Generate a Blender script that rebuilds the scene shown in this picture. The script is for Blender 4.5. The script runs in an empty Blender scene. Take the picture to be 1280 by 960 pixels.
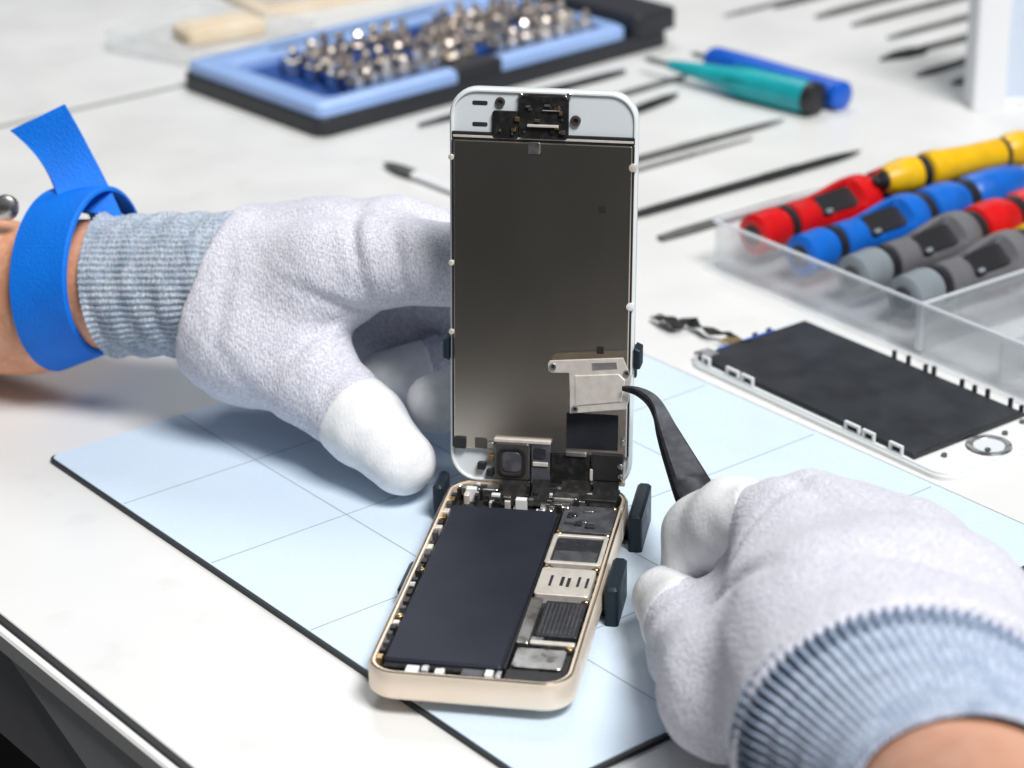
import bpy, math, random
import numpy as np
from mathutils import Vector, Matrix, noise
random.seed(7); np.random.seed(7)
scn = bpy.context.scene
col = scn.collection
S = 0.001                      # all lengths below are millimetres
R = math.radians

# ------------------------------------------------------------------ camera
cam = bpy.data.cameras.new('camera'); camo = bpy.data.objects.new('camera', cam); col.objects.link(camo)
pitch, roll = 0.415655, 0.017997
c, s = math.cos(pitch), math.sin(pitch); cr, sr = math.cos(roll), math.sin(roll)
fw = Vector((0, c, -s)); rt = Vector((1, 0, 0)); up = Vector((0, s, c))
rt2 = rt*cr - up*sr; up2 = rt*sr + up*cr
M4 = Matrix((rt2, up2, -fw)).transposed().to_4x4(); M4.translation = Vector((0, -0.670, 0.343279))
camo.matrix_world = M4
cam.sensor_width = 36; cam.lens = 36*2974.277/1280; cam.clip_start = .02; cam.clip_end = 20
cam.dof.use_dof = True; cam.dof.focus_distance = 0.715; cam.dof.aperture_fstop = 12.5
scn.camera = camo

# ------------------------------------------------------------------ light
w = bpy.data.worlds.new('World'); scn.world = w; w.use_nodes = True
bg = w.node_tree.nodes['Background']; bg.inputs[0].default_value = (.90, .95, 1, 1); bg.inputs[1].default_value = .085
def area(name, loc, target, size, power, colr):
    l = bpy.data.lights.new(name, 'AREA'); l.shape = 'RECTANGLE'; l.size, l.size_y = size; l.energy = power; l.color = colr
    o = bpy.data.objects.new(name, l); col.objects.link(o); o.location = loc
    o.rotation_euler = (Vector(target)-Vector(loc)).to_track_quat('-Z', 'Y').to_euler()
area('ceiling_lamp', (.86, -1.30, 2.55), (0, 0, 0), (1.05, .9), 96, (1, .985, .965))
area('back_fill_lamp', (0, 1.5, 1.7), (0, .4, 0), (.9, .7), 12, (.95, .98, 1))  # unseen lamp added behind the bench for rim light and brighter back surfaces
scn.view_settings.view_transform = 'Standard'; scn.view_settings.look = 'None'
scn.view_settings.exposure = .27; scn.view_settings.gamma = 1; scn.view_settings.use_curve_mapping = False

# ------------------------------------------------------------------ materials
MATS = {}
def mat(name, colr, rough=.5, metal=0, **k):
    if name in MATS: return MATS[name]
    m = bpy.data.materials.new(name); m.use_nodes = True; nt = m.node_tree; N = nt.nodes; L = nt.links
    b = N['Principled BSDF']; b.inputs['Base Color'].default_value = (*colr, 1)
    b.inputs['Roughness'].default_value = rough; b.inputs['Metallic'].default_value = metal
    if 'spec' in k: b.inputs['Specular IOR Level'].default_value = k['spec']
    if 'trans' in k: b.inputs['Transmission Weight'].default_value = k['trans']; b.inputs['IOR'].default_value = k.get('ior', 1.45)
    if 'alpha' in k: b.inputs['Alpha'].default_value = k['alpha']
    if 'sss' in k:
        b.inputs['Subsurface Weight'].default_value = k['sss']; b.inputs['Subsurface Radius'].default_value = (1, .35, .2); b.inputs['Subsurface Scale'].default_value = .004
    if 'coat' in k: b.inputs['Coat Weight'].default_value = k['coat']; b.inputs['Coat Roughness'].default_value = .1
    if 'sheen' in k: b.inputs['Sheen Weight'].default_value = k['sheen']; b.inputs['Sheen Roughness'].default_value = .5
    tc = N.new('ShaderNodeTexCoord')
    def mapped(sc, stretch):
        if stretch is None: return tc.outputs['Object'], sc
        mp = N.new('ShaderNodeMapping'); L.new(tc.outputs['Object'], mp.inputs[0]); mp.inputs['Scale'].default_value = stretch; return mp.outputs[0], sc
    if 'mix' in k:                                   # (other colour, noise scale, contrast lo, hi, stretch)
        c2, sc, lo, hi = k['mix'][:4]; st = k['mix'][4] if len(k['mix']) > 4 else None
        v, sc = mapped(sc, st)
        n = N.new('ShaderNodeTexNoise'); L.new(v, n.inputs['Vector']); n.inputs['Scale'].default_value = sc; n.inputs['Detail'].default_value = 5
        r = N.new('ShaderNodeMapRange'); L.new(n.outputs[0], r.inputs[0]); r.inputs[1].default_value = lo; r.inputs[2].default_value = hi
        mx = N.new('ShaderNodeMix'); mx.data_type = 'RGBA'; L.new(r.outputs[0], mx.inputs[0])
        mx.inputs[6].default_value = (*colr, 1); mx.inputs[7].default_value = (*c2, 1)
        out = mx.outputs[2]
        if 'mix2' in k:
            c3, sc3, lo3, hi3 = k['mix2']
            n2 = N.new('ShaderNodeTexNoise'); L.new(tc.outputs['Object'], n2.inputs['Vector']); n2.inputs['Scale'].default_value = sc3; n2.inputs['Detail'].default_value = 3
            r2 = N.new('ShaderNodeMapRange'); L.new(n2.outputs[0], r2.inputs[0]); r2.inputs[1].default_value = lo3; r2.inputs[2].default_value = hi3
            m2 = N.new('ShaderNodeMix'); m2.data_type = 'RGBA'; L.new(r2.outputs[0], m2.inputs[0]); L.new(out, m2.inputs[6]); m2.inputs[7].default_value = (*c3, 1)
            out = m2.outputs[2]
        L.new(out, b.inputs['Base Color'])
    if 'bump' in k:                                  # (scale, strength, kind, distance)
        sc, st, kind, dist = k['bump']
        if kind == 'knit':
            t = N.new('ShaderNodeTexVoronoi'); t.inputs['Scale'].default_value = sc; t.inputs['Randomness'].default_value = .65; o_ = t.outputs['Distance']
            mp = N.new('ShaderNodeMapping'); L.new(tc.outputs['Object'], mp.inputs[0]); mp.inputs['Scale'].default_value = (1, 1, .5); mp.inputs['Rotation'].default_value = (.2, .25, .4)
        else:
            t = N.new('ShaderNodeTexNoise'); t.inputs['Scale'].default_value = sc; t.inputs['Detail'].default_value = 4; o_ = t.outputs[0]
        L.new(mp.outputs[0] if kind == 'knit' else tc.outputs['Object'], t.inputs['Vector'])
        bp = N.new('ShaderNodeBump'); bp.inputs['Strength'].default_value = st; bp.inputs['Distance'].default_value = dist
        if kind == 'knit': bp.invert = True
        L.new(o_, bp.inputs['Height']); L.new(bp.outputs[0], b.inputs['Normal'])
    if 'rvar' in k:
        sc, lo, hi = k['rvar'][:3]; v, sc = mapped(sc, k['rvar'][3] if len(k['rvar']) > 3 else None)
        n = N.new('ShaderNodeTexNoise'); L.new(v, n.inputs['Vector']); n.inputs['Scale'].default_value = sc; n.inputs['Detail'].default_value = 4
        r = N.new('ShaderNodeMapRange'); L.new(n.outputs[0], r.inputs[0]); r.inputs[1].default_value = .3; r.inputs[2].default_value = .7
        r.inputs[3].default_value = lo; r.inputs[4].default_value = hi; L.new(r.outputs[0], b.inputs['Roughness'])
    MATS[name] = m; return m

mat('table', (.75, .755, .75), .38, mix=((.71, .715, .705), 9, .35, .75), mix2=((.67, .675, .66), 45, .6, .80), bump=(900, .05, 'noise', .0002), rvar=(25, .3, .5))
mat('edge_black', (.012, .012, .014), .5)
mat('seam', (.34, .35, .34), .6, mix=((.28, .29, .28), 60, .3, .7))
mat('edge_white', (.78, .78, .78), .4)
mat('apron', (.34, .34, .36), .5, mix=((.29, .29, .31), 40, .3, .7))
mat('plate_grey', (.68, .68, .70), .45, mix=((.62, .62, .64), 60, .3, .7))
mat('floor', (.022, .02, .019), .7, mix=((.04, .035, .03), 6, .4, .7))
mat('mat_top', (.62, .74, .87), .42, mix=((.60, .72, .85), 12, .3, .7), mix2=((.66, .77, .89), 900, .5, .8), bump=(2200, .12, 'noise', .0002), rvar=(50, .35, .55))
mat('mat_line', (.30, .36, .42), .6)
mat('mat_edge', (.015, .02, .025), .6)
mat('gold', (.93, .80, .66), .32, .4, rvar=(200, .28, .42))
mat('gold_chamfer', (.88, .74, .58), .18, 1)
mat('black_plastic', (.018, .018, .02), .45, rvar=(300, .3, .6))
mat('black_flex', (.010, .010, .011), .55, spec=.2, mix=((.03, .028, .026), 500, .45, .7))
mat('battery', (.017, .020, .032), .45, mix=((.024, .028, .042), 60, .3, .75), bump=(120, .12, 'noise', .0006), spec=.18)
mat('battery_edge', (.01, .01, .012), .5)
mat('steel', (.68, .67, .66), .3, 1, rvar=(300, .22, .42), bump=(700, .05, 'noise', .0002))
mat('steel_light', (.84, .80, .74), .38, .4, mix=((.74, .69, .62), 300, .4, .65))
mat('chip', (.025, .027, .034), .35, mix=((.05, .05, .055), 400, .5, .7))
mat('chip_grey', (.09, .095, .105), .4, mix=((.06, .06, .07), 300, .4, .6))
mat('board', (.02, .022, .024), .5, mix=((.10, .085, .06), 700, .55, .66), bump=(1400, .35, 'noise', .0006))
mat('brass', (.70, .50, .26), .3, 1)
mat('white_plastic', (.80, .82, .82), .35, bump=(500, .03, 'noise', .0002))
mat('screen_white', (.70, .76, .79), .28, mix=((.66, .72, .75), 30, .3, .7))
mat('lcd_plate', (.62, .57, .51), .235, 1, mix=((.555, .51, .455), 60, .3, .7, (1, .3, .3)), rvar=(120, .235, .255, (1, .3, .3)), bump=(1100, .03, 'noise', .0001))
mat('lcd_black', (.012, .0135, .018), .38, spec=.25, mix=((.03, .033, .04), 80, .3, .7), bump=(200, .04, 'noise', .0003))
mat('lens', (.02, .02, .025), .08, coat=1)
mat('lens_rim', (.12, .11, .10), .35, .6)
mat('holder', (.010, .020, .030), .42, spec=.3, rvar=(200, .35, .55))
mat('glove', (.72, .72, .80), .95, mix=((.54, .55, .65), 1500, .44, .60, (1, 1, .5)), mix2=((.78, .78, .85), 700, .54, .70), bump=(1150, .7, 'knit', .0005), sheen=.25, spec=.1)
mat('glove_coat', (.86, .87, .89), .55, mix=((.78, .79, .82), 200, .46, .70), bump=(1150, .3, 'knit', .0004), spec=.3)
mat('cuff', (.34, .40, .48), .95, mix=((.53, .59, .68), 900, .42, .60), mix2=((.30, .37, .47), 160, .5, .72), bump=(800, .7, 'knit', .0006), sheen=.2, spec=.1)
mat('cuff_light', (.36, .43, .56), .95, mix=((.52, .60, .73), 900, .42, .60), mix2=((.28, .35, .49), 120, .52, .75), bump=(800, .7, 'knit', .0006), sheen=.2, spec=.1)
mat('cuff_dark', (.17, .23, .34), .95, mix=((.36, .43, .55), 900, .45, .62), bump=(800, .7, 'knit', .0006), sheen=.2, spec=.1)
mat('skin', (.74, .37, .23), .5, mix=((.64, .29, .165), 90, .35, .7), mix2=((.80, .45, .30), 300, .5, .75), bump=(420, .25, 'noise', .0005), sss=.25)
mat('strap', (.003, .20, .86), .6, mix=((.004, .16, .72), 60, .3, .7), bump=(1400, .7, 'knit', .0003), spec=.25)
mat('strap_edge', (.003, .06, .25), .7)
mat('tweezer', (.045, .047, .055), .42, .6, mix=((.075, .078, .088), 400, .4, .7))
mat('tweezer_tip', (.10, .09, .085), .35, .9)
mat('clear', (.90, .94, .98), .10, trans=.5, alpha=.26)
mat('clear_rim', (.90, .94, .98), .2, trans=.4, alpha=.75)
for n_, c_ in dict(red=(.66, .004, .006), blue=(.004, .14, .62), yellow=(.85, .50, .004), grey=(.16, .16, .175), ltgrey=(.24, .28, .31)).items():
    mat('drv_'+n_, c_, .38, mix=(tuple(x*.8 for x in c_), 120, .35, .7), rvar=(250, .3, .5))
mat('drv_black', (.015, .015, .018), .45)
mat('teal', (.006, .33, .38), .35, mix=((.01, .42, .46), 60, .3, .7))
mat('royal', (.004, .09, .55), .35, mix=((.006, .12, .62), 60, .3, .7))
mat('tool_black', (.02, .021, .023), .42, .3, rvar=(200, .35, .6))
mat('tool_grey', (.17, .17, .165), .42, .6, rvar=(200, .3, .55))
mat('tool_steel', (.36, .36, .36), .35, .8, rvar=(200, .25, .45))
mat('kit_black', (.018, .02, .026), .45, bump=(400, .1, 'noise', .0004))
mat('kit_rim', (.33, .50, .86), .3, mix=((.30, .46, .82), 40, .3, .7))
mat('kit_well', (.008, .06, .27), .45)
mat('bit', (.86, .82, .77), .3, 1, mix=((.62, .52, .43), 250, .4, .65))
mat('bit_dark', (.30, .25, .21), .35, 1)
mat('bin_blue', (.62, .70, .82), .3, mix=((.58, .66, .79), 30, .3, .7))
mat('bin_white', (.80, .82, .85), .35)
mat('foam', (.72, .58, .40), .9, mix=((.78, .68, .54), 60, .3, .7), bump=(300, .4, 'noise', .001))
mat('film', (.92, .92, .92), .15, trans=.5, alpha=.35)

# ------------------------------------------------------------------ mesh helpers
class MB:
    def __init__(self): self.v = []; self.f = []
    def add(self, vs, fs, T=None):
        o = len(self.v)
        self.v += [tuple(T(*p)) if T else tuple(p) for p in vs]
        self.f += [tuple(o+i for i in f) for f in fs]
        return self
    def box(self, x0, x1, y0, y1, z0, z1, T=None, b=None):
        b = min(abs(x1-x0), abs(y1-y0), abs(z1-z0))*.12 if b is None else b
        return self.slab([(x0, y0), (x1, y0), (x1, y1), (x0, y1)], z0, z1, b, T)
    def slab(self, poly, z0, z1, b=.2, T=None, bottom=True):
        n = len(poly)
        def off(d):
            r = []
            for i in range(n):
                p0, p1, p2 = Vector(poly[i-1]), Vector(poly[i]), Vector(poly[(i+1) % n])
                a = (p1-p0); a = a.normalized() if a.length else a; q = (p2-p1); q = q.normalized() if q.length else q
                n1 = Vector((-a.y, a.x)); n2 = Vector((-q.y, q.x)); m = n1+n2; L = m.length_squared
                m = m*2/L if L > 1e-6 else n1
                if m.length > 2.5: m = m.normalized()*2.5
                r.append((p1.x+m.x*d, p1.y+m.y*d))
            return r
        ins = off(b)
        rings = [[(x, y, z0) for x, y in poly], [(x, y, z1-b) for x, y in poly], [(x, y, z1) for x, y in ins]]
        vs = sum(rings, []); fs = []
        for k in range(2):
            for i in range(n): j = (i+1) % n; fs.append((k*n+i, k*n+j, (k+1)*n+j, (k+1)*n+i))
        fs.append(tuple(range(2*n, 3*n)))
        if bottom: fs.append(tuple(reversed(range(n))))
        return self.add(vs, fs, T)
    def ring(self, outer, inner, z0, z1, T=None, b=.25):
        n = len(outer)
        oi = [(o[0]+(i[0]-o[0])*.0, o[1]) for o, i in zip(outer, inner)]
        def lerp(t): return [(o[0]+(i[0]-o[0])*t, o[1]+(i[1]-o[1])*t) for o, i in zip(outer, inner)]
        rings = [[(x, y, z0) for x, y in outer], [(x, y, z1-b) for x, y in outer], [(x, y, z1) for x, y in lerp(.25)], [(x, y, z1) for x, y in lerp(.8)], [(x, y, z1-b) for x, y in inner], [(x, y, z0) for x, y in inner]]
        vs = sum(rings, []); fs = []; m = len(rings)
        for k in range(m):
            k2 = (k+1) % m
            for i in range(n): j = (i+1) % n; fs.append((k*n+i, k*n+j, k2*n+j, k2*n+i))
        return self.add(vs, fs, T)
    def lathe(self, prof, T=None, seg=24, cap=True):      # prof: (x along axis, radius)
        vs = []; fs = []
        for x, r in prof:
            for i in range(seg): a = 2*math.pi*i/seg; vs.append((x, r*math.cos(a), r*math.sin(a)))
        for k in range(len(prof)-1):
            for i in range(seg): j = (i+1) % seg; fs.append((k*seg+i, (k+1)*seg+i, (k+1)*seg+j, k*seg+j))
        if cap: fs.append(tuple(range(seg))); fs.append(tuple(reversed(range((len(prof)-1)*seg, len(prof)*seg))))
        return self.add(vs, fs, T)
    def tube(self, pts, rad, seg=10, flat=1.0):
        pts = [Vector(p) for p in pts]; n = len(pts); vs = []; fs = []
        rad = rad if isinstance(rad, (list, tuple)) else [rad]*n
        for k, p in enumerate(pts):
            t = (pts[min(k+1, n-1)]-pts[max(k-1, 0)]).normalized()
            a = t.cross(Vector((0, 0, 1))); a = a.normalized() if a.length > 1e-4 else Vector((1, 0, 0)); b = a.cross(t)
            for i in range(seg): q = 2*math.pi*i/seg; vs.append(tuple(p+a*rad[k]*math.cos(q)+b*rad[k]*flat*math.sin(q)))
        for k in range(n-1):
            for i in range(seg): j = (i+1) % seg; fs.append((k*seg+i, k*seg+j, (k+1)*seg+j, (k+1)*seg+i))
        fs.append(tuple(reversed(range(seg)))); fs.append(tuple(range((n-1)*seg, n*seg)))
        return self.add(vs, fs)
    def build(self, name, m, parent=None, smooth=None):
        me = bpy.data.meshes.new(name); me.from_pydata([(x*S, y*S, z*S) for x, y, z in self.v], [], self.f)
        me.validate(); me.update()
        import bmesh
        bm = bmesh.new(); bm.from_mesh(me); bmesh.ops.recalc_face_normals(bm, faces=bm.faces); bm.to_mesh(me); bm.free()
        me.materials.append(MATS[m])
        if smooth:
            me.shade_smooth()
            try: me.set_sharp_from_angle(angle=R(smooth))
            except Exception: pass
        o = bpy.data.objects.new(name, me); col.objects.link(o)
        if parent: o.parent = parent
        return o
def tag(o, label=None, cat=None, group=None, kind=None):
    for k, v in (('label', label), ('category', cat), ('group', group), ('kind', kind)):
        if v: o[k] = v
    return o
def empty(name, loc, rz=0, **k):
    o = bpy.data.objects.new(name, None); col.objects.link(o); o.empty_display_size = .01
    o.location = [x*S for x in loc]; o.rotation_euler = (0, 0, rz); return tag(o, **k)
def rrect(x0, x1, y0, y1, r, seg=7):
    p = []
    for cx, cy, a0 in ((x1-r, y0+r, -90), (x1-r, y1-r, 0), (x0+r, y1-r, 90), (x0+r, y0+r, 180)):
        for i in range(seg+1): a = R(a0+90*i/seg); p.append((cx+r*math.cos(a), cy+r*math.sin(a)))
    return p
BY = 0.6674162                                            # yaw of the bench and mat
def BF(e1, e0, z=0): return (e1*math.cos(BY)-e0*math.sin(BY), e1*math.sin(BY)+e0*math.cos(BY), z)
TZ = -2.0                                                 # table top; the mat is 2 mm thick, its top is z = 0

# ------------------------------------------------------------------ setting
def struct(o): o['kind'] = 'structure'; return o
struct(MB().box(-151, 900, -450, 487, TZ-2.2, TZ, BF, .3).build('table_top', 'table'))
struct(MB().box(-400, 1000, 492.5, 1500, TZ-25, TZ, BF, .1).build('far_table_top', 'table'))
struct(MB().box(-151, 900, 487.05, 492.45, TZ-4, TZ-.25, BF, .05).build('table_seam', 'seam'))
struct(MB().box(-140, 890, -440, 486, TZ-25, TZ-2.4, BF, .3).build('table_core', 'apron'))
struct(MB().box(-153.4, -151.02, -450, 487, TZ-2.6, TZ-.1, BF, .2).build('edge_strip', 'edge_black'))
struct(MB().box(-156.6, -153.45, -450, 487, TZ-6.5, TZ-.3, BF, .7).build('edge_band', 'edge_white'))
ap = struct(MB().box(-154, -140.2, -450, 487, TZ-42, TZ-6.6, BF, .4).build('table_apron', 'apron'))
SP = lambda a, z, t: BF(-154.05-t, a, z)
MB().slab([(46, TZ-6.8), (-1, -27), (-70, -60), (-160, -60), (-160, TZ-6.8)], 0, 1.5, .2, SP).build('apron_plate', 'plate_grey', ap)  # paler grey plate over the near part of the apron
struct(MB().add([(-15000, -15000, -740), (15000, -15000, -740), (15000, 15000, -740), (-15000, 15000, -740)], [(0, 1, 2, 3)]).build('floor', 'floor'))

# cutting mat with its printed grid
mt = tag(empty('work_mat', (0, 0, TZ), label='pale blue gridded work mat with dark edge under the open phone', cat='mat'))
MZ = -TZ
MB().slab([BF(*p)[:2] for p in rrect(-89.5, 121, -123.7, 140, 3)], 0.05, MZ-.35, .05).build('mat_base', 'mat_edge', mt)
MB().slab([BF(*p)[:2] for p in rrect(-88.6, 120.2, -122.4, 139.4, 3)], MZ-.35, MZ, .1).build('surface_sheet', 'mat_top', mt)
for e in (-37.6, 15, 67.8): MB().box(e-.22, e+.22, -122, 139, MZ+.0, MZ+.03, BF, .005).build('grid_line', 'mat_line', mt)
for e in (91.8, 38.8, -15.3, -68.2): MB().box(-88, 118, e-.22, e+.22, MZ+.0, MZ+.036, BF, .005).build('grid_line', 'mat_line', mt)

# ------------------------------------------------------------------ the open phone
PB = 3.5                                                  # underside of the phone above the mat
YAW = -0.186953
ph = empty('smartphone', (8.524, 2.937, PB), YAW, label='opened gold smartphone with its display propped upright', cat='smartphone')
def B_(u, v, z): return (u, v, z)
HT = 8.4
def P(m, name, *a, parent=None, **k): pass
out = rrect(-28.8, 28.8, -120.9, 0, 8.5); inn = rrect(-26.9, 26.9, -119.1, -1.9, 6.8)
hs = MB()
n = len(out)
o1 = rrect(-28.0, 28.0, -120.1, -.8, 7.8)
rings = [[(x, y, 0) for x, y in o1], [(x, y, .9) for x, y in out], [(x, y, HT-1.0) for x, y in out], [(x, y, HT) for x, y in rrect(-28.2, 28.2, -120.3, -.6, 8.0)],
         [(x, y, HT) for x, y in inn], [(x, y, 1.2) for x, y in inn]]
vs = sum(rings, []); fs = []
for k in range(5):
    for i in range(n): j = (i+1) % n; fs.append((k*n+i, k*n+j, (k+1)*n+j, (k+1)*n+i))
fs += [tuple(reversed(range(n))), tuple(range(5*n, 6*n))]
housing = hs.add(vs, fs).build('housing', 'gold', ph, 35)
MB().ring(rrect(-28.3, 28.3, -120.4, -.5, 8.1), rrect(-27.5, 27.5, -119.6, -1.3, 7.3), HT-.1, HT+.25).build('polished_edge', 'gold_chamfer', housing)
for sx in (-1, 1):
    for yy in (-20, -104):
        MB().box(sx*28.7, sx*28.86, yy-.5, yy+.5, 1.0, HT-1.1, None, .02).build('antenna_band', 'white_plastic', housing)
MB().slab(rrect(-26.7, 26.7, -118.9, -2.1, 6.6), 1.25, 3.2, .1).build('inner_tray', 'board', ph)
# battery
bat = MB().slab(rrect(-24.6, 8.6, -113.2, -18.6, 1.2), 3.3, HT+.2, .7).build('battery', 'battery', ph, 30)
MB().box(8.75, 9.5, -112.6, -19, 3.3, HT-.5, None, .1).build('battery_side_strip', 'battery_edge', ph)
MB().box(-24.2, 8.0, -115.6, -113.5, 3.3, HT-.8, None, .2).build('battery_pull_tab', 'black_flex', ph)
def slabs(name, m, x0, x1, y0, y1, z0, z1, parent=None, r=.5, b=.2):
    return MB().slab(rrect(x0, x1, y0, y1, r, 3), z0, z1, b).build(name, m, parent or ph)
# logic board column on the right
lb = slabs('logic_board', 'board', 9.8, 26.4, -100, -8, 3.25, 5.2)
slabs('camera_bracket', 'black_plastic', 14.6, 25.6, -11, -2.6, 3.3, 9.4)
slabs('connector', 'steel', 15.5, 24.8, -7.8, -6.4, 9.45, 9.8)
cb = slabs('connector_shield', 'chip_grey', 9.9, 26.3, -29.5, -12, 5.3, 7.6)
for i in range(11):
    x = random.uniform(11, 24); y = random.uniform(-28, -14)
    slabs('component', random.choice(['chip', 'steel', 'black_flex', 'chip_grey']), x, x+random.uniform(1.2, 3), y, y+random.uniform(1, 2.4), 7.65, 8.1+random.random()*.5, cb, .2, .08)
MB().ring(rrect(9.6, 26.4, -51.2, -32.3, 1), rrect(11, 25.1, -49.6, -33.8, .8), 5.3, 8.3).build('shield_frame', 'steel_light', ph)
slabs('processor', 'chip', 11.1, 25, -49.5, -34, 5.3, 7.7)
slabs('processor_label', 'chip_grey', 11.6, 24.6, -49, -42.5, 7.72, 7.95)
sim = slabs('sim_card_reader', 'steel_light', 9.8, 25.8, -70.5, -54.2, 5.3, 8.3, r=1)
for i, x in enumerate((13.2, 16.4, 18.3, 21.3, 23.8)):
    slabs('slot', 'chip', x, x+(1.0 if i in (1, 2) else .8), -65.5+.4*(i % 2), -59.2-.5*(i % 3), 8.32, 8.42, sim, .1, .03)
slabs('side_shield', 'steel', 9.6, 13.2, -98.5, -72.5, 5.3, 8.2)
slabs('side_shield_foot', 'steel', 13.4, 17.0, -98.5, -94, 5.3, 7.8)
mc = slabs('memory_chip', 'chip', 14.2, 26.0, -93.5, -73.6, 5.3, 8.0)
for i in range(9): MB().box(15.0+i*1.2, 15.35+i*1.2, -92.5, -75, 8.0, 8.12, None, .03).build('heat_line', 'chip_grey', mc)
slabs('shield_strip', 'steel_light', 13.6, 26.2, -98.8, -97.0, 7.9, 8.5)
slabs('vibration_motor', 'steel', 10.6, 24.6, -111.4, -101.2, 3.3, 8.2, r=1)
slabs('motor_frame', 'black_plastic', 9.9, 26.0, -112.6, -100.2, 3.3, 6.6)
slabs('loudspeaker', 'black_plastic', 9.8, 25.4, -118.2, -112.9, 3.3, 8.0)
# bottom row: dock flex and little white connectors
slabs('dock_flex', 'black_flex', -21, 9.2, -118.6, -115.9, 3.3, 6.6)
for x, wd, m in ((-17.5, 3.6, 'white_plastic'), (-9.3, 2.6, 'white_plastic'), (-8, 1.2, 'brass'), (-2.0, 6, 'chip_grey'), (4.5, 2.2, 'white_plastic'), (-13, 2, 'steel'), (7.4, 1.6, 'steel')):
    slabs('dock_connector', m, x, x+wd, -118.3, -115.4+random.uniform(-.5, .8), 6.65, 8.0+random.random(), None, .3, .15)
# screws in the corners and along the rim
def screw(x, y, z, parent, m='steel', r=1.0):
    sc = MB().lathe([(0, r), (.5, r), (.7, r*.75), (.55, r*.35)], lambda a, b, c_: (x+b, y+c_, z+a), 12).build('screw', m, parent, 40); return sc
for x, y in ((-25.2, -117.2), (25.2, -117), (-25.3, -4), (25.3, -13), (25.6, -31), (25.4, -52.6), (25.4, -72.3), (25.0, -99.4), (-25.6, -60), (-25.6, -88), (11, -31), (11.2, -53), (6, -17)):
    screw(x, y, 7.4, ph, random.choice(['steel', 'brass', 'steel']), random.uniform(.8, 1.15))
    MB().lathe([(-4.5, 1.5), (0, 1.5)], lambda a, b, c_: (x+b, y+c_, 7.38+a), 10).build('screw_post', 'black_plastic', ph)
# spring clips along both long rims (each a little bent tab)
for i in range(26):
    y = -112+i*4.1+random.uniform(-.6, .6); l = random.uniform(1.6, 3.0)
    m = random.choice(['brass', 'steel_light', 'black_plastic', 'black_plastic', 'black_plastic', 'steel', 'chip_grey'])
    MB().box(-26.85, -24.9-random.random()*.5, y, y+l, 4, HT+random.uniform(-1.2, .1), None, .15).build('rim_clip', m, ph)
for i in range(22):
    y = -110+i*4.6+random.uniform(-.6, .6); l = random.uniform(1.4, 2.8)
    m = random.choice(['brass', 'steel', 'black_plastic', 'black_plastic', 'chip_grey'])
    MB().box(26.45, 26.87, y, y+l, 4, HT+random.uniform(-1.5, 0), None, .1).build('rim_clip', m, ph)
# hinge area: flexes, connectors, shiny crumbs
slabs('hinge_tray', 'black_plastic', -23, 13.8, -17.2, -2.4, 3.3, 5.6)
for i in range(70):
    x = random.uniform(-22.5, 12.5); y = random.uniform(-16.5, -3.5); wd = random.uniform(1, 3.6); hh = random.uniform(5.9, 10.2)
    slabs('component', random.choice(['steel', 'steel_light', 'black_flex', 'black_plastic', 'chip', 'brass', 'steel', 'white_plastic']), x, x+wd, y, y+random.uniform(.8, 2.2), 5.62, hh, None, .15, .1)
slabs('hinge_bracket', 'steel', -24.2, -12.5, -6.2, -3.0, 5.7, 8.2)
slabs('hinge_bracket', 'steel_light', -22.4, -20.6, -12.5, -6.4, 5.7, 8.8)
slabs('hinge_bracket', 'steel', 5.2, 11.6, -15.8, -12.6, 5.7, 8.6)
slabs('antenna_foil', 'steel', 5.6, 13.4, -11.8, -3.6, 5.7, 9.6)
for x0, x1, m, zz in ((-12, -4, 'black_flex', 0), (-2, 3.5, 'black_flex', .6), (7, 16, 'black_flex', .3), (17, 25, 'black_flex', .8)):
    mb = MB(); vs = []; k = 9
    for i in range(k+1):
        t = i/k; v = -13+14.5*t; z = 6.2+zz+6.5*t*t+2.2*math.sin(t*3.1)
        vs += [(x0+math.sin(t*4)*.6, v, z), (x1+math.sin(t*4)*.6, v, z), (x1+math.sin(t*4)*.6, v, z+.25), (x0+math.sin(t*4)*.6, v, z+.25)]
    fs = []
    for i in range(k):
        for j in range(4): fs.append((i*4+j, i*4+(j+1) % 4, (i+1)*4+(j+1) % 4, (i+1)*4+j))
    fs += [(0, 1, 2, 3), (k*4, k*4+3, k*4+2, k*4+1)]
    mb.add(vs, fs).build('flex_cable', m, ph, 40)

# --- display, hinged up: D maps (across, up the display, towards viewer)
TL = 0.118172; ct, st = math.cos(TL), math.sin(TL)
def D(u, w_, n_): return (u, -1.373+w_*st-n_*ct, 11.959-PB+w_*ct+n_*st)
DT = .3
dis = MB().slab(rrect(-28.75, 28.75, 0, 125.4, 8.6, 8), -2.6, 0, .6, D).build('display', 'screen_white', ph, 35)
MB().ring(rrect(-28.3, 28.3, .5, 124.9, 8.2, 8), rrect(-27.5, 27.5, 1.3, 124.1, 7.5, 8), 0, .7, D, .15).build('bezel_lip', 'white_plastic', dis)
def dslab(name, m, x0, x1, y0, y1, z0, z1, r=.4, b=.12, rot=0):
    return MB().slab(rrect(x0, x1, y0, y1, r, 3), z0, z1, b, D).build(name, m, dis)
dslab('lcd_back_plate', 'lcd_plate', -27.3, 27.3, 11.2, 109.4, .05, 1.5, .5, .3)
dslab('lcd_seam', 'black_plastic', -27.9, 27.9, 109.6, 111.9, .05, .9, .2)
dslab('lcd_top_strip', 'steel_light', -27.5, 27.6, 110.2, 110.9, .92, 1.15, .2, .05)
for x in (-27.9, 27.4): dslab('side_gasket', 'black_plastic', x, x+.5, 11.5, 109.4, .05, 1.2, .1)
for y in (120.0, 113.5): dslab('speaker_slot', 'chip', -21.7, -17, y, y+1.3, .02, .12, .5, .03)
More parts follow.
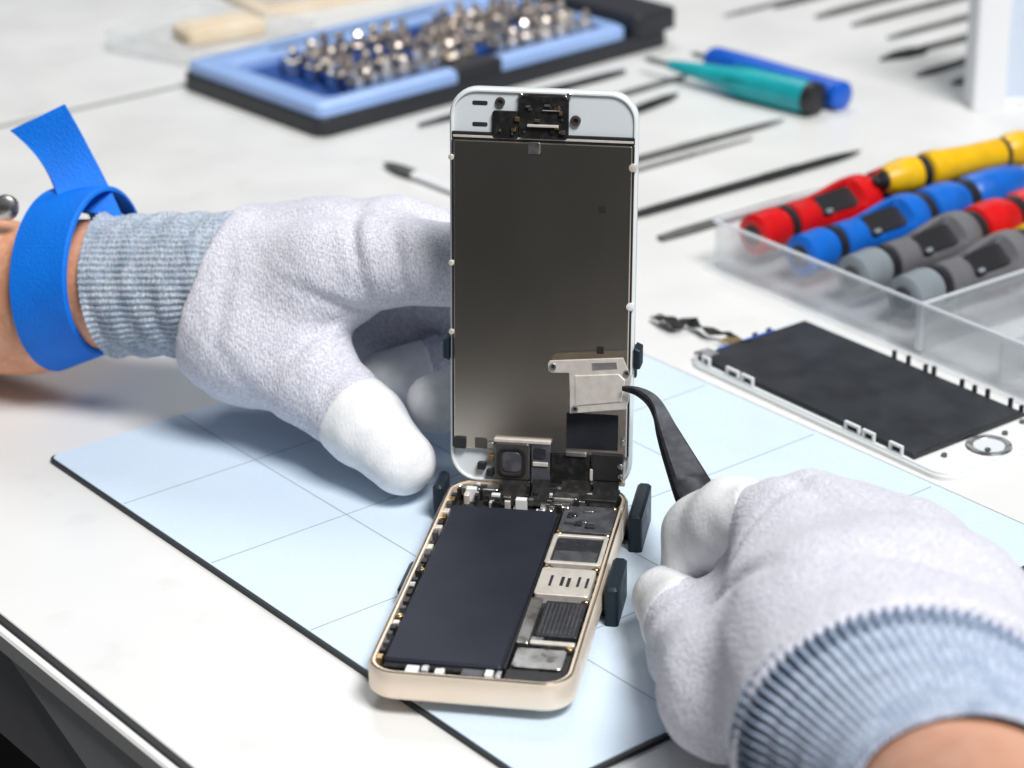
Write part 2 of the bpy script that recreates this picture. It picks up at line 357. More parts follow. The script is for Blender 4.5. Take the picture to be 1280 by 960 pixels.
# front camera and sensor flex
dslab('sensor_flex', 'black_flex', -7.2, 7.8, 110.6, 123.6, .05, 1.6, 1.4)
dslab('sensor_flex_arm', 'black_flex', -15.4, -7.3, 110.2, 118.6, .05, 1.2, .8)
for i in range(24):
    x = random.uniform(-14.5, 6); y = random.uniform(111.2, 117.5 if x < -7.4 else 122.6); q = random.uniform(.5, 2.0)
    dslab('sensor_part', random.choice(['chip', 'lens_rim', 'black_plastic', 'black_flex', 'chip_grey', 'brass']), x, x+q, y, y+random.uniform(.4, 1.4), 1.25 if x < -7.4 else 1.65, random.uniform(1.8, 2.6), .15, .08)
dslab('sensor_bar', 'steel_light', -4.5, 5.0, 114.4, 115.1, 1.66, 2.75, .1)
dslab('sensor_wire', 'steel', 0, 5.4, 119.3, 119.6, 1.66, 2.4, .1)
def disc(name, m, x, y, r0, z0, z1, rin=0):
    return MB().lathe([(z0, r0), (z1-.1, r0), (z1, r0*.85)] + ([(z1, rin), (z0+.1, rin)] if rin else []), lambda a, b, c_: D(x+b, y+c_, a), 16).build(name, m, dis, 40)
disc('proximity_sensor', 'lens_rim', -13.1, 121.2, 1.5, .02, .8, .8)
disc('front_camera_ring', 'lens_rim', 9.9, 116.4, 1.6, .02, 1.0, .8)
for x, y in ((-6.7, 123.4), (6.8, 123.2), (7.9, 124.0)): disc('display_screw', 'steel', x, y, .8, .02, 1.4)
dslab('top_clip', 'steel', -4.2, -.6, 106.2, 109.6, 1.5, 2.1, .4)
for y in (104, 71, 49): disc('side_stud', 'steel_light', -28.0, y, .9, .02, 1.6)
for y, m in ((59.9, 'white_plastic'), (103, 'steel_light')): disc('side_stud', m, 27.6, y, 1.25, .02, 1.9)
for y in (90, 45.7): dslab('plate_hole', 'black_plastic', 17.5, 19.7, y-1.2, y+1.2, 1.5, 1.62, .3, .03)
# lower end of the display: home button module, flexes
dslab('lower_sticker', 'lcd_black', 8.4, 24.6, 13.4, 25, 1.5, 1.72, .2, .05)
dslab('corner_pad', 'black_plastic', -27.2, -23.4, 11.2, 15, 1.5, 2.2)
hm = dslab('home_button_module', 'lens_rim', -14, -2.9, 2.2, 14.4, .05, 3.2, .8, .4)
dslab('home_button_frame', 'steel_light', -14.3, 3.6, 14.45, 15.5, .05, 3.0, .2)
MB().ring(rrect(-13, -4, 3.4, 13, 2.4, 5), rrect(-12, -5, 4.4, 12, 1.8, 5), 3.2, 3.7, D, .1).build('home_button_ring', 'black_plastic', dis)
dslab('home_button_centre', 'chip_grey', -11.5, -5.6, 5.0, 11.4, 3.2, 3.45, 1.5)
dslab('flex_bracket', 'chip_grey', -2.4, 3.4, 1.0, 14.4, .05, 2.8, .4)
dslab('flex_bracket_pad', 'steel_light', -1.9, 2.9, 7.3, 8.6, 2.8, 3.3, .2)
dslab('flex_bracket_eye', 'chip', -1.6, 2.2, 9.8, 13.4, 2.8, 3.2, .8)
for x, y, q, m in ((-20.6, 11.5, 4, 'lens_rim'), (-19.8, 4.5, 2.6, 'black_plastic'), (-16.6, 7.5, 2.2, 'brass'), (-17, 2.4, 2.5, 'black_plastic'), (-16.4, 12.2, 2, 'steel')):
    dslab('small_bracket', m, x, x+q, y, y+q*.9, .05, random.uniform(1.6, 2.8), .4)
dslab('lower_flex', 'black_flex', 3.7, 16, 1.4, 11.3, .05, 1.9, .4)
dslab('lower_flex_clip', 'steel', 8.3, 14.8, 11.0, 12.4, 1.5, 2.5, .2)
dslab('lower_connector', 'black_plastic', 16.6, 26.3, 3.7, 12.2, .05, 2.6, .4)
dslab('lower_connector_edge', 'steel_light', 16.2, 27, 1.8, 3.4, .05, 1.6, .3)
dslab('lower_connector_post', 'steel_light', 16.1, 17, 3.5, 7.2, .05, 2.8, .2)
for x, y in ((25.6, 8.6), (25.8, 5.2), (26.2, 16.5)): disc('display_screw', 'steel', x, y, .9, .02, 2.9)

# ------------------------------------------------------------------ holder that keeps the phone open
hd = empty('phone_holder', (8.524, 2.937, 0), YAW, label='dark navy plastic holder with corner posts clamping the opened phone', cat='holder')
MB().slab(rrect(-26, 26, -96, 4, 4), .02, PB-.03, .3).build('base_plate', 'holder', hd)
for x0, x1, y0, y1 in ((30.2, 34.6, -19.5, 4.5), (29.6, 33.8, -66, -46), (-33.4, -30.0, -8, 4), (-32.2, -29.3, -64, -46)):
    po = MB().slab(rrect(x0, x1, y0, y1, 1.1, 4), .02, 12.5 if x0 > 0 or y0 > -20 else 6.4, .9).build('clamp_post', 'holder', hd, 40)
    xi = min(abs(x0), abs(x1)); sx = 1 if x0 > 0 else -1
    MB().box(min(sx*24, sx*(xi-.05)), max(sx*24, sx*(xi-.05)), (y0+y1)/2-4, (y0+y1)/2+4, .03, PB-.05, None, .2).build('post_arm', 'holder', po)
D2 = lambda u, w_, n_: (u, -1.373+w_*st-n_*ct, 11.959+w_*ct+n_*st)
MB().slab([(-14, -11.5), (14, -11.5), (12, 60), (-12, 60)], -7, -2.75, .5, D2).build('back_support', 'holder', hd)
MB().box(-29.2, 29.2, 36, 46, -6, -2.8, D2, .4).build('back_crossbar', 'holder', hd)
for sx in (-1, 1):
    MB().slab([(sx*29.0, 39.5), (sx*30.9, 40.2), (sx*30.9, 46), (sx*29.0, 46.8)][::sx], -6, 1.2, .4, D2).build('side_clip', 'holder', hd)

# ------------------------------------------------------------------ shield plate held by the tweezers (in front of the display)
sh = empty('shield_plate', (8.524, 2.937, 0), YAW, label='small silver metal shield plate held in tweezers before the display', cat='metal plate')
SH = lambda x, y, n_: D2(x-.6, y+.4, n_+5)
plate = MB().slab([(10.6, 25.6), (28.0, 28.0), (28.8, 31), (29.6, 38.8), (28.2, 41.2), (26.8, 44.4), (4.2, 42.2), (3.6, 41.2), (3.8, 39.0), (4.6, 38.4), (10.2, 38.6), (10.5, 33)], 0, .6, .15, SH).build('plate', 'steel_light', sh)
MB().slab([(12.2, 28.2), (26.6, 30.4), (27.6, 37.4), (25.6, 39.3), (12.0, 38.0)], .6, .95, .25, SH).build('raised_panel', 'steel_light', sh)
MB().slab([(17.4, 40.0), (25.2, 40.9), (24.8, 43.0), (17.2, 42.3)], .6, .8, .1, SH).build('raised_rib', 'steel', sh)
for x, y in ((5.2, 40.4), (12.2, 27.2), (28.0, 39.6)):
    MB().lathe([(.6, 1.15), (1.0, 1.05), (1.0, .62), (.62, .6)], lambda a, b, c_: SH(x+b, y+c_, a), 14).build('screw_hole_rim', 'steel', sh, 40)
    MB().lathe([(.61, .6), (.66, .55)], lambda a, b, c_: SH(x+b, y+c_, a), 12).build('screw_hole', 'chip', sh)

# ------------------------------------------------------------------ spare display lying on the table
sp = empty('spare_display', (67.2, 126.4, TZ), math.atan2(-.8, .6), label='white framed replacement phone screen lying flat beside the mat', cat='phone screen')
fr = MB().slab(rrect(-4, 126.5, -2.4, 57, 8.5, 8), .02, 1.9, .5).build('frame', 'white_plastic', sp, 35)
MB().ring(rrect(-3.4, 126, -1.8, 56.4, 8, 8), rrect(-2.6, 125.2, -1.0, 55.6, 7.3, 8), 1.9, 2.4).build('frame_lip', 'screen_white', fr)
MB().slab(rrect(0, 108, .6, 54.4, .8, 4), 1.92, 3.6, .4).build('lcd_panel', 'lcd_black', sp)
MB().box(107.2, 108.6, .4, 54.6, 1.95, 3.4, None, .2).build('lcd_edge_tape', 'black_plastic', sp)
for a0, a1 in ((4, 8), (17, 23.5), (25, 31), (77, 84), (85.5, 91), (98, 104)):
    tb = MB()
    tb.box(a0, a0+.8, -.9, .2, 2.3, 5.4, None, .1); tb.box(a1-.8, a1, -.9, .2, 2.3, 5.4, None, .1); tb.box(a0+.81, a1-.81, -.9, .2, 4.5, 5.4, None, .1)
    tb.build('mounting_tab', 'white_plastic', sp)
for a0 in (45, 52, 60.5, 64.5, 78, 84, 90, 100.5, 105.5):
    MB().slab([(a0, 54.8), (a0+1.5, 54.8), (a0+1.3, 56), (a0+.2, 56)], 1.95, 5.6+random.uniform(-.5, .6), .15).build('locking_tab', 'black_plastic', sp)
MB().lathe([(1.9, 8), (2.6, 7.6), (2.6, 6.2), (2.0, 6)], lambda a, b, c_: (116.8+b, 27.5+c_, a), 28).build('home_button_ring', 'steel', sp, 40)
MB().lathe([(1.9, 5.4), (2.3, 5.2), (2.2, .5)], lambda a, b, c_: (116.8+b, 27.5+c_, a), 28).build('home_button_disc', 'screen_white', sp, 40)
for a, b in ((114, 38.5), (119.5, 24), (121, 47), (113, 10), (111.5, 50)):
    MB().lathe([(1.9, 1), (3.0, 1), (3.2, .6)], lambda x, y, z: (a+y, b+z, x), 10).build('screw_post', 'chip_grey', sp, 40)
def LS(x, y):                                             # world -> spare display frame
    dx, dy = x-67.2, y-126.4; return (dx*.6-dy*.8, dx*.8+dy*.6)
fl = [LS(*q) for q in ((56.7, 167), (62, 155.6), (67.5, 160.9), (73.6, 150.4), (79.2, 147), (85.3, 139.1))]
mb = MB(); vs = []; fs = []
K = 40
for i in range(K+1):
    t = i/K*(len(fl)-1); k = min(int(t), len(fl)-2); u = t-k; u = u*u*(3-2*u)
    x = fl[k][0]+(fl[k+1][0]-fl[k][0])*u; y = fl[k][1]+(fl[k+1][1]-fl[k][1])*u
    z = 1.2+3.2*abs(math.sin(i*.33))*(1-i/K*.5)+i/K*1.5
    wd = 2.6+.8*math.sin(i*.5)
    vs += [(x-wd*.5, y-wd*.75, z), (x+wd*.5, y+wd*.75, z), (x+wd*.5, y+wd*.75, z+.35), (x-wd*.5, y-wd*.75, z+.35)]
for i in range(K):
    for j in range(4): fs.append((i*4+j, i*4+(j+1) % 4, (i+1)*4+(j+1) % 4, (i+1)*4+j))
fs += [(0, 1, 2, 3), (K*4, K*4+3, K*4+2, K*4+1)]
mb.add(vs, fs).build('flex_cable', 'black_flex', sp, 40)
x, y = fl[0]; MB().box(x-3, x+2.4, y-2.6, y+2.6, 1.0, 2.6, None, .2).build('cable_connector', 'steel', sp)
x, y = LS(81.7, 140.8); MB().box(x-3, x+3, y-3, y+3, 3.0, 3.9, None, .2).build('gold_contact', 'brass', sp)
x, y = LS(70.3, 128.5); MB().box(x-3, x+4, y-2.5, y+4.5, 2.45, 4.0, None, .3).build('flex_tail', 'steel', sp)
MB().box(-1.8, -.2, 12, 40, 2.4, 3.0, None, .1).build('driver_strip', 'royal', sp)
for b in (18, 30, 37): MB().box(-2.6, -1.9, b, b+2, 2.4, 3.9, None, .1).build('end_tab', 'chip_grey', sp)

# ------------------------------------------------------------------ clear compartment case
ca = empty('clear_case', (82, 224, TZ), R(-54), label='clear plastic compartment case holding the coloured screwdrivers', cat='plastic case')
# local x runs along the near wall (towards the viewer's right), local y across the case
CH = 20
MB().slab(rrect(-4, 205, -4, 176, 3), .05, .9, .2).build('flange', 'clear', ca)
MB().slab(rrect(0, 200, 0, 172, 2), .92, 2.0, .2).build('case_floor', 'clear', ca)
def wall(name, x0, x1, y0, y1, h): 
    wl = MB().box(x0, x1, y0, y1, 2.02, h, None, .2).build(name, 'clear', ca)
    return wl
wall('near_wall', 0, 200, 0, 1.4, CH); wall('far_wall', 0, 200, 170.6, 172, CH)
wall('end_wall', 0, 1.4, 1.45, 170.5, CH); wall('end_wall', 198.6, 200, 1.45, 170.5, CH)
wall('partition', 113, 114.2, 1.45, 170.5, CH-.6); wall('partition', 152, 153, 1.45, 170.5, CH-3); wall('partition', 114.3, 198.5, 58, 59, CH-3)
rims = ((-.6, 200.6, -.7, .7), (-.6, .7, .75, 172), (113.1, 114.1, 1.5, 170), (-.6, 200.6, 171.2, 172.6))
for x0, x1, y0, y1 in rims: MB().box(x0, x1, y0, y1, CH+.02-(.6 if x0 > 100 else 0), CH+1.1-(.6 if x0 > 100 else 0), None, .3).build('rim', 'clear_rim', ca)
MB().box(112.4, 114.8, -.2, 1.3, 2, CH, None, .3).build('corner_post', 'clear_rim', ca)
for y in (34, 66): MB().box(2, 112, y, y+2, 2.02, 4.4, None, .2).build('support_rib', 'clear', ca)

# ------------------------------------------------------------------ precision screwdrivers
def driver(x, y, z, ang, colr, collar, tail, label, length=1.0, tilt=0, capm=None):
    d = empty('screwdriver', (x, y, z), R(ang), label=label, cat='screwdriver', group='coloured precision screwdrivers in the clear case')
    d.rotation_euler = (R(38), R(tilt), R(ang)); d.scale = (1.28, 1.28, 1.28)
    capm = capm or colr
    cp = MB().lathe([(0, 3.6), (0, 5.6), (.8, 6.6), (9.5, 6.8), (11.5, 6.4), (13, 5.4)], None, 28).build('end_cap', capm, d, 40)
    MB().lathe([(-.15, 3.5), (.9, 3.3), (.95, .3)], None, 20).build('cap_recess', 'drv_black' if colr != 'drv_grey' else 'chip_grey', cp, 40)
    MB().lathe([(13.02, 5.2), (13.3, 6.2), (15.6, 6.2), (15.9, 5.2)], None, 24).build('band', 'drv_black', d, 40)
    # grip with a pocket: a lathe whose top is pressed in over the window
    prof = [(16, 5.2), (16.4, 6.2), (22, 6.2), (26, 6.0), (29, 6.3), (34, 7.0), (39, 7.8), (44, 8.4), (48, 8.5), (51, 8.2), (53, 7.0)]
    mb = MB(); seg = 36; pts = []
    N_ = 46
    for k in range(N_+1):
        xx = 16+37*k/N_
        r = float(np.interp(xx, [p[0] for p in prof], [p[1] for p in prof]))
        for i in range(seg):
            a = 2*math.pi*i/seg
            yy, zz = r*math.cos(a), r*math.sin(a)
            dn = 0
            if 26 < xx < 44 and zz > 0:
                e = min(1, (xx-26)/1.2, (44-xx)/1.2)
                if abs(yy) < 4.2: zz = zz-(zz-max(2.2, 0))*.55*e
            pts.append((xx, yy, zz))
    fs = []
    for k in range(N_):
        for i in range(seg): j = (i+1) % seg; fs.append((k*seg+i, (k+1)*seg+i, (k+1)*seg+j, k*seg+j))
    fs += [tuple(range(seg)), tuple(reversed(range(N_*seg, (N_+1)*seg)))]
    gr = mb.add(pts, fs).build('grip', colr, d, 50)
    MB().slab(rrect(26.8, 43.2, -3.9, 3.9, 1.8, 4), 3.6, 5.3, .3).build('grip_window', 'drv_black', gr)
    MB().slab(rrect(27.8, 30.6, -3.4, -2.0, .6, 3), 5.32, 5.5, .1).build('window_glint', 'drv_ltgrey', gr)  # pale patch painted in as the highlight at the window's end
    MB().lathe([(53.02, 6.2), (53.3, 6.9), (56.6, 6.9), (56.9, 6)], None, 24).build('band', 'drv_black', d, 40)
    MB().lathe([(57, 6.3), (58, 7.6), (64, 8.0), (70, 7.6), (74, 6.2)], None, 28).build('collar', collar, d, 40)
    MB().lathe([(74.02, 5.8), (74.5, 6.6), (78, 6.6), (78.4, 5.8)], None, 24).build('band', 'drv_black', d, 40)
    MB().lathe([(78.5, 6.2), (80, 7.2), (92, 7.0), (100, 6.2), (106, 4.4), (108, 2.4)], None, 28).build('nose', tail, d, 40)
    MB().lathe([(108, 2.3), (112, 2.2), (113, 1.6), (124*length, 1.5), (128*length, .6)], None, 14).build('blade', 'tool_steel', d, 40)
    return d
ZD = 12.6
driver(97, 221.5, ZD, 40, 'drv_red', 'drv_red', 'drv_red', 'red screwdriver at the far end of the clear case')
driver(113, 197, ZD, 40, 'drv_blue', 'drv_blue', 'drv_blue', 'blue screwdriver in the clear case next to the red one')
driver(130, 174, ZD, 41, 'drv_grey', 'drv_red', 'drv_red', 'grey screwdriver with red collar in the clear case', capm='drv_ltgrey')
driver(146, 151.5, ZD, 41, 'drv_grey', 'drv_yellow', 'drv_yellow', 'grey screwdriver with yellow collar nearest the case partition', capm='drv_ltgrey')
# the yellow one lies the other way round across the rim
yd = empty('screwdriver', (221, 299, 21.8), R(211), label='yellow screwdriver lying above the red one on the case rim', cat='screwdriver', group='coloured precision screwdrivers in the clear case')
yd.scale = (1.02, 1.02, 1.02)
MB().lathe([(-3, 2), (-2.4, 5), (0, 7.2), (4, 7.8), (9, 7.4), (12, 6)], None, 28).build('end_cap', 'drv_yellow', yd, 45)
MB().lathe([(12.02, 5.6), (12.4, 6.4), (14, 6.4), (14.3, 5.6)], None, 24).build('band', 'drv_black', yd, 40)
MB().lathe([(14.4, 5.8), (15, 6.6), (30, 6.4), (42, 7.0), (50, 7.8), (54, 7.6), (55, 6.2)], None, 28).build('grip', 'drv_yellow', yd, 40)
MB().lathe([(55.02, 5.8), (55.4, 6.6), (58.6, 6.6), (59, 5.8)], None, 24).build('band', 'drv_black', yd, 40)
MB().lathe([(59.1, 6), (60, 7.2), (66, 7.4), (72, 6.6), (76, 4.8)], None, 28).build('collar', 'drv_yellow', yd, 40)
MB().lathe([(76.02, 4.2), (78, 3.0), (78.6, 1.8), (81, 1.6)], None, 16).build('blade', 'drv_black', yd, 40)

# ------------------------------------------------------------------ teal and blue handled screwdrivers behind
def big_driver(p0, p1, r, m, endm, label, taper, shaft):
    a = math.atan2(p1[1]-p0[1], p1[0]-p0[0]); L = math.hypot(p1[0]-p0[0], p1[1]-p0[1])
    d = empty('large_screwdriver', (p0[0], p0[1], TZ+r+.1), a, label=label, cat='screwdriver')
    pr = [(0, r*taper), (3, r*taper*1.2), (L*.35, r*(taper+.72)/1.5), (L*.6, r*.97), (L*.85, r), (L-6, r*.97), (L-5.5, r*.9)]
    h = MB().lathe(pr, None, 26).build('handle', m, d, 40)
    for i in range(6):
        q = 2*math.pi*i/6
        MB().box(L*.45, L*.82, -.5, .5, r*.93, r*1.03, lambda x, y, z, q=q: (x, y*math.cos(q)-z*math.sin(q), y*math.sin(q)+z*math.cos(q)), .1).build('grip_ridge', m, h)
    MB().lathe([(L-5.4, r*.86), (L-5, r*1.0), (L-1, r*1.0), (L, r*.8)], None, 26).build('end_cap', endm, d, 40)
    MB().lathe([(-shaft, .8), (-shaft+3, 1.6), (0, 1.7)], None, 14).build('blade', 'tool_steel', d, 40)
big_driver((82, 487), (148.5, 423), 8.2, 'teal', 'drv_black', 'teal handled screwdriver with black end cap behind the phone', .28, 16)
big_driver((104, 499), (162, 431), 7.2, 'royal', 'royal', 'royal blue handled screwdriver lying beside the teal one', .8, 14)

# ------------------------------------------------------------------ slim tools laid out on the table
def tool(name, pts, prof, m, label, cat, grp=None, flat=.6, tipm=None):
    L0 = Vector((*pts[0], 0)); L1 = Vector((*pts[-1], 0)); n_ = 14
    base = L0.lerp(L1, .5)
    t = empty(name, (base.x, base.y, TZ), 0, label=label, cat=cat, group=grp)
    P_ = []; Rr = []
    for i in range(n_+1):
        u = i/n_; q = L0.lerp(L1, u)
        if len(pts) == 3: q = (L0*(1-u)+Vector((*pts[1], 0))*u)*(1-u)+(Vector((*pts[1], 0))*(1-u)+L1*u)*u
        r = float(np.interp(u, [a for a, b in prof], [b for a, b in prof]))
        P_.append((q.x-base.x, q.y-base.y, max(r for a, r in prof)*flat+.15)); Rr.append(r)
    k = 4 if tipm else 0
    MB().tube(P_[k:], Rr[k:], 10, flat).build('shaft', m, t, 50)
    if tipm: MB().tube(P_[:k+1], [r*1.02 for r in Rr[:k+1]], 10, flat).build('tip', tipm, t, 50)
    else:
        u = .55; MB().tube(P_[8:11], [Rr[i]*1.12 for i in (8, 9, 10)], 10, flat).build('grip_sleeve', m, t, 50)
tool('spudger', [(50, 282), (160.6, 364.4)], [(0, 1.2), (.08, 2.6), (.5, 2.8), (.9, 2.6), (1, .7)], 'tool_black', 'black pointed spudger lying nearest behind the upright display', 'spudger')
tool('metal_file', [(62.4, 256), (197.5, 357.5)], [(0, 2.2), (.04, 3.0), (.48, 3.0), (.52, 1.5), (.9, 1.4), (1, .9)], 'tool_grey', 'grey flat file running behind the clear case', 'file', flat=.45)
tool('metal_pick', [(10, 322), (131.5, 414.5)], [(0, 1.4), (.3, 2.4), (.9, 2.0), (1, .6)], 'tool_grey', 'long dark grey pick behind the black spudger', 'pick')
tool('thin_probe', [(14, 312), (113.7, 388.5)], [(0, 1.3), (.5, 1.5), (1, .7)], 'tool_steel', 'thin pale steel probe beside the dark grey pick', 'probe')
tool('white_brush', [(-56, 358), (-6, 297)], [(0, .8), (.1, 3.2), (.26, 3.6), (.3, 2.4), (1, 2.2)], 'bin_white', 'white handled brush with dark tip poking out left of display', 'brush', tipm='tool_grey')
tool('black_tweezers', [(-42, 416), (60, 500)], [(0, 1.2), (.2, 2.6), (.9, 2.6), (1, 1.6)], 'tool_black', 'black tool in the shade under the bit kit, left one', 'tool')
tool('black_tweezers', [(40, 408), (84, 458)], [(0, 1.2), (.3, 2.6), (.85, 2.8), (1, 1.0)], 'tool_black', 'short black tool tip right of the display top', 'tool')
tool('grey_tool', [(16, 424), (92, 492)], [(0, 1.2), (.3, 2.0), (.9, 2.0), (1, .8)], 'tool_grey', 'grey tool between the bit kit and the teal screwdriver', 'tool')
pb = [((149.2, 619.6), (220.8, 676.8), 2.0), ((169.5, 597.9), (245, 660), 2.6), ((186.8, 580.3), (267.4, 642.6), 2.4), ((202.1, 553.8), (272, 609), 2.2),
      ((211.3, 531.7), (262, 570), 1.6), ((205.6, 483.9), (252, 523), 2.4), ((119.9, 604.7), (180, 652), 1.6), ((221, 469), (250, 491), 2.6)]
nm = ['second farthest', 'third farthest', 'fourth', 'fifth', 'sixth', 'seventh', 'farthest left', 'nearest']
for (a, b, r), q in zip(pb, nm):
    tool('steel_pick', [a, b], [(0, r*.4), (.15, r), (.9, r), (1, r*.6)], 'tool_grey' if r > 2.1 else 'tool_steel', 'slim grey pick at top right, %s of the fanned row' % q, 'pick', 'row of slim picks at the back')
# spade-tipped scraper
sc = empty('spade_scraper', (215, 530, TZ), 0, label='small dark spade tipped scraper among the slim picks', cat='scraper')
dv = Vector((.83, .56)); nv = Vector((-.56, .83))
def SC(x, y, z): q = dv*x+nv*y; return (q.x, q.y, z)
MB().slab([(-28, 0), (-14, -5), (-2, -5.5), (4, -2), (4, 2), (-2, 5.5), (-14, 5)], .1, 2.0, .4, SC).build('blade', 'tool_black', sc)
MB().tube([SC(4, 0, 1.6), SC(20, 0, 1.8), SC(42, 0, 1.8)], [1.5, 1.5, 1.5], 10).build('shaft', 'tool_grey', sc, 50)

# ------------------------------------------------------------------ white storage bin at the right edge
wb = empty('storage_bin', (223, 426, TZ), R(6), label='tall white plastic storage bin standing at the upper right edge', cat='storage bin')
MB().slab(rrect(0, 17, 0, 17, 2.5), .05, 118, .8).build('corner_post', 'bin_white', wb, 40)
MB().box(17.05, 96, 5, 7, .05, 112, None, .4).build('front_panel', 'bin_blue', wb)
MB().slab(rrect(96.05, 112, 0, 17, 2.5), .05, 118, .8).build('corner_post', 'bin_white', wb, 40)
MB().box(17.05, 96, 3.5, 8.5, 112.05, 116, None, .5).build('top_rail', 'bin_white', wb)
MB().box(17.05, 96, 3.8, 8.2, .05, 4, None, .5).build('bottom_rail', 'bin_white', wb)

# ------------------------------------------------------------------ bit kit
KY = R(41)
kt = empty('bit_kit', (-88, 401, TZ), KY, label='open black and blue tool kit full of silver bits', cat='tool kit')
KL, KW, KH = 232, 116, 13
MB().slab(rrect(0, KL, 0, KW, 7), .05, KH-4, .8).build('tray', 'kit_black', kt, 35)
MB().slab(rrect(205, 236, -2, KW+2, 5), KH-3.8, KH+7, 1.2).build('end_block', 'kit_black', kt, 35)
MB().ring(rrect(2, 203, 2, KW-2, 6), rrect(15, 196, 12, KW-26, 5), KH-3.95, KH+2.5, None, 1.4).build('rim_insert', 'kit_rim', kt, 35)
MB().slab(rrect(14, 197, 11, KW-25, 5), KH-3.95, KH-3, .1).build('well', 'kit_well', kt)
MB().slab(rrect(42, 150, KW-21, KW-18.5, 1), KH+2.52, KH+2.9, .1).build('slot', 'kit_black', kt)
MB().slab(rrect(86, 116, 1.2, 12.6, 2), KH-3.9, KH+2.9, .4).build('finger_notch', 'kit_black', kt)
bits = []
for r_ in range(4):
    y0 = 17+r_*17
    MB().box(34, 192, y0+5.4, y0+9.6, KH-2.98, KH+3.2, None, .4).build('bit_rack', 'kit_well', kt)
for r_ in range(4):
    y0 = 17+r_*17
    for k in range(16):
        if random.random() < .06: continue
        x = 36+k*10.1+random.uniform(-.6, .6); y = y0+1.8+random.uniform(-.8, .8)
        bits.append((r_, x, y, random.uniform(-5, 9), random.uniform(-12, 4), random.uniform(.9, 1.15)))
bp = MB().lathe([(0, 2.8), (7, 2.8), (7.6, 2.3), (7.8, 1.5), (13, 1.4), (14.5, .5)], lambda a, b, c_: (b, c_, a), 6)
b0 = None
kc, ks = math.cos(KY), math.sin(KY)
for i, (r_, x, y, tx, ty, sc_) in enumerate(bits):
    if b0 is None: b0 = bp.build('driver_bit', 'bit'); o = b0
    else: o = b0.copy(); col.objects.link(o)
    o.location = ((-88+x*kc-y*ks)*S, (401+x*ks+y*kc)*S, (TZ+KH-2.9+1.2)*S)
    o.rotation_euler = (R(tx), R(ty), random.random()*3); o.scale = (1.75*sc_, 1.75*sc_, .95*sc_)
    tag(o, 'silver driver bit in the %s row of the blue kit' % ('nearest', 'second', 'third', 'farthest')[r_], 'bit', 'silver bits in the blue kit')

# ------------------------------------------------------------------ clear tray and foam at upper left
ct_ = empty('clear_tray', (-214, 560, TZ), R(-35), label='shallow clear plastic tray at the upper left behind the table seam', cat='plastic tray')
MB().slab(rrect(0, 88, 0, 75, 5), .05, 1.2, .3).build('tray_floor', 'film', ct_)
MB().ring(rrect(0, 88, 0, 75, 5), rrect(1.6, 86.4, 1.6, 73.4, 4), 1.22, 12, None, .4).build('tray_wall', 'clear', ct_, 40)
fo = empty('foam_block', (-168, 562, TZ+1.3), R(30), label='beige foam block in the clear tray behind the bit kit', cat='foam')
MB().slab(rrect(0, 46, 0, 26, 4), 0, 7, 1.2).build('block', 'foam', fo, 40)
MB().slab(rrect(4, 42, 4, 22, 3), 7.02, 8.2, .6).build('top_layer', 'foam', fo, 40)
fo2 = empty('foam_sheet', (-134, 620, TZ), R(32), label='cream coloured packing sheet behind the left end of the kit', cat='packing')
MB().slab(rrect(0, 90, 0, 60, 4), .05, 4, .8).build('sheet', 'foam', fo2, 40)
MB().slab(rrect(6, 84, 6, 54, 4), 4.02, 6, .8).build('upper_sheet', 'film', fo2, 40)

# ------------------------------------------------------------------ gloved hands (smooth-blended distance field, surface nets)
def sdf(groups, lo, hi, res, clip=None):
    ax = [np.arange(lo[i], hi[i]+res, res, dtype=np.float32) for i in range(3)]
    X, Y, Z = np.meshgrid(*ax, indexing='ij')
    def cone(a, b, ra, rb):
        a = np.array(a, np.float32); b = np.array(b, np.float32); ab = b-a
        px, py, pz = X-a[0], Y-a[1], Z-a[2]
        t = np.clip((px*ab[0]+py*ab[1]+pz*ab[2])/max(float(ab@ab), 1e-6), 0, 1)
        return np.sqrt((px-t*ab[0])**2+(py-t*ab[1])**2+(pz-t*ab[2])**2)-(ra+(rb-ra)*t)
    def smin(a, b, k):
        h = np.clip(k-np.abs(a-b), 0, None)/k; return np.minimum(a, b)-h*h*k*.25
    d = None
    for kout, kin, chain in groups:
        g = None
        for i in range(len(chain)-1):
            (a, ra), (b, rb) = chain[i], chain[i+1]
            q = cone(a, b, ra, rb); g = q if g is None else smin(g, q, kin)
        d = g if d is None else smin(d, g, kout)
    if clip is not None:
        for pt, nrm in clip:
            nrm = Vector(nrm).normalized()
            pl = (X-pt[0])*nrm.x+(Y-pt[1])*nrm.y+(Z-pt[2])*nrm.z
            d = np.maximum(d, -pl)
    return surf_nets(d, lo, res)
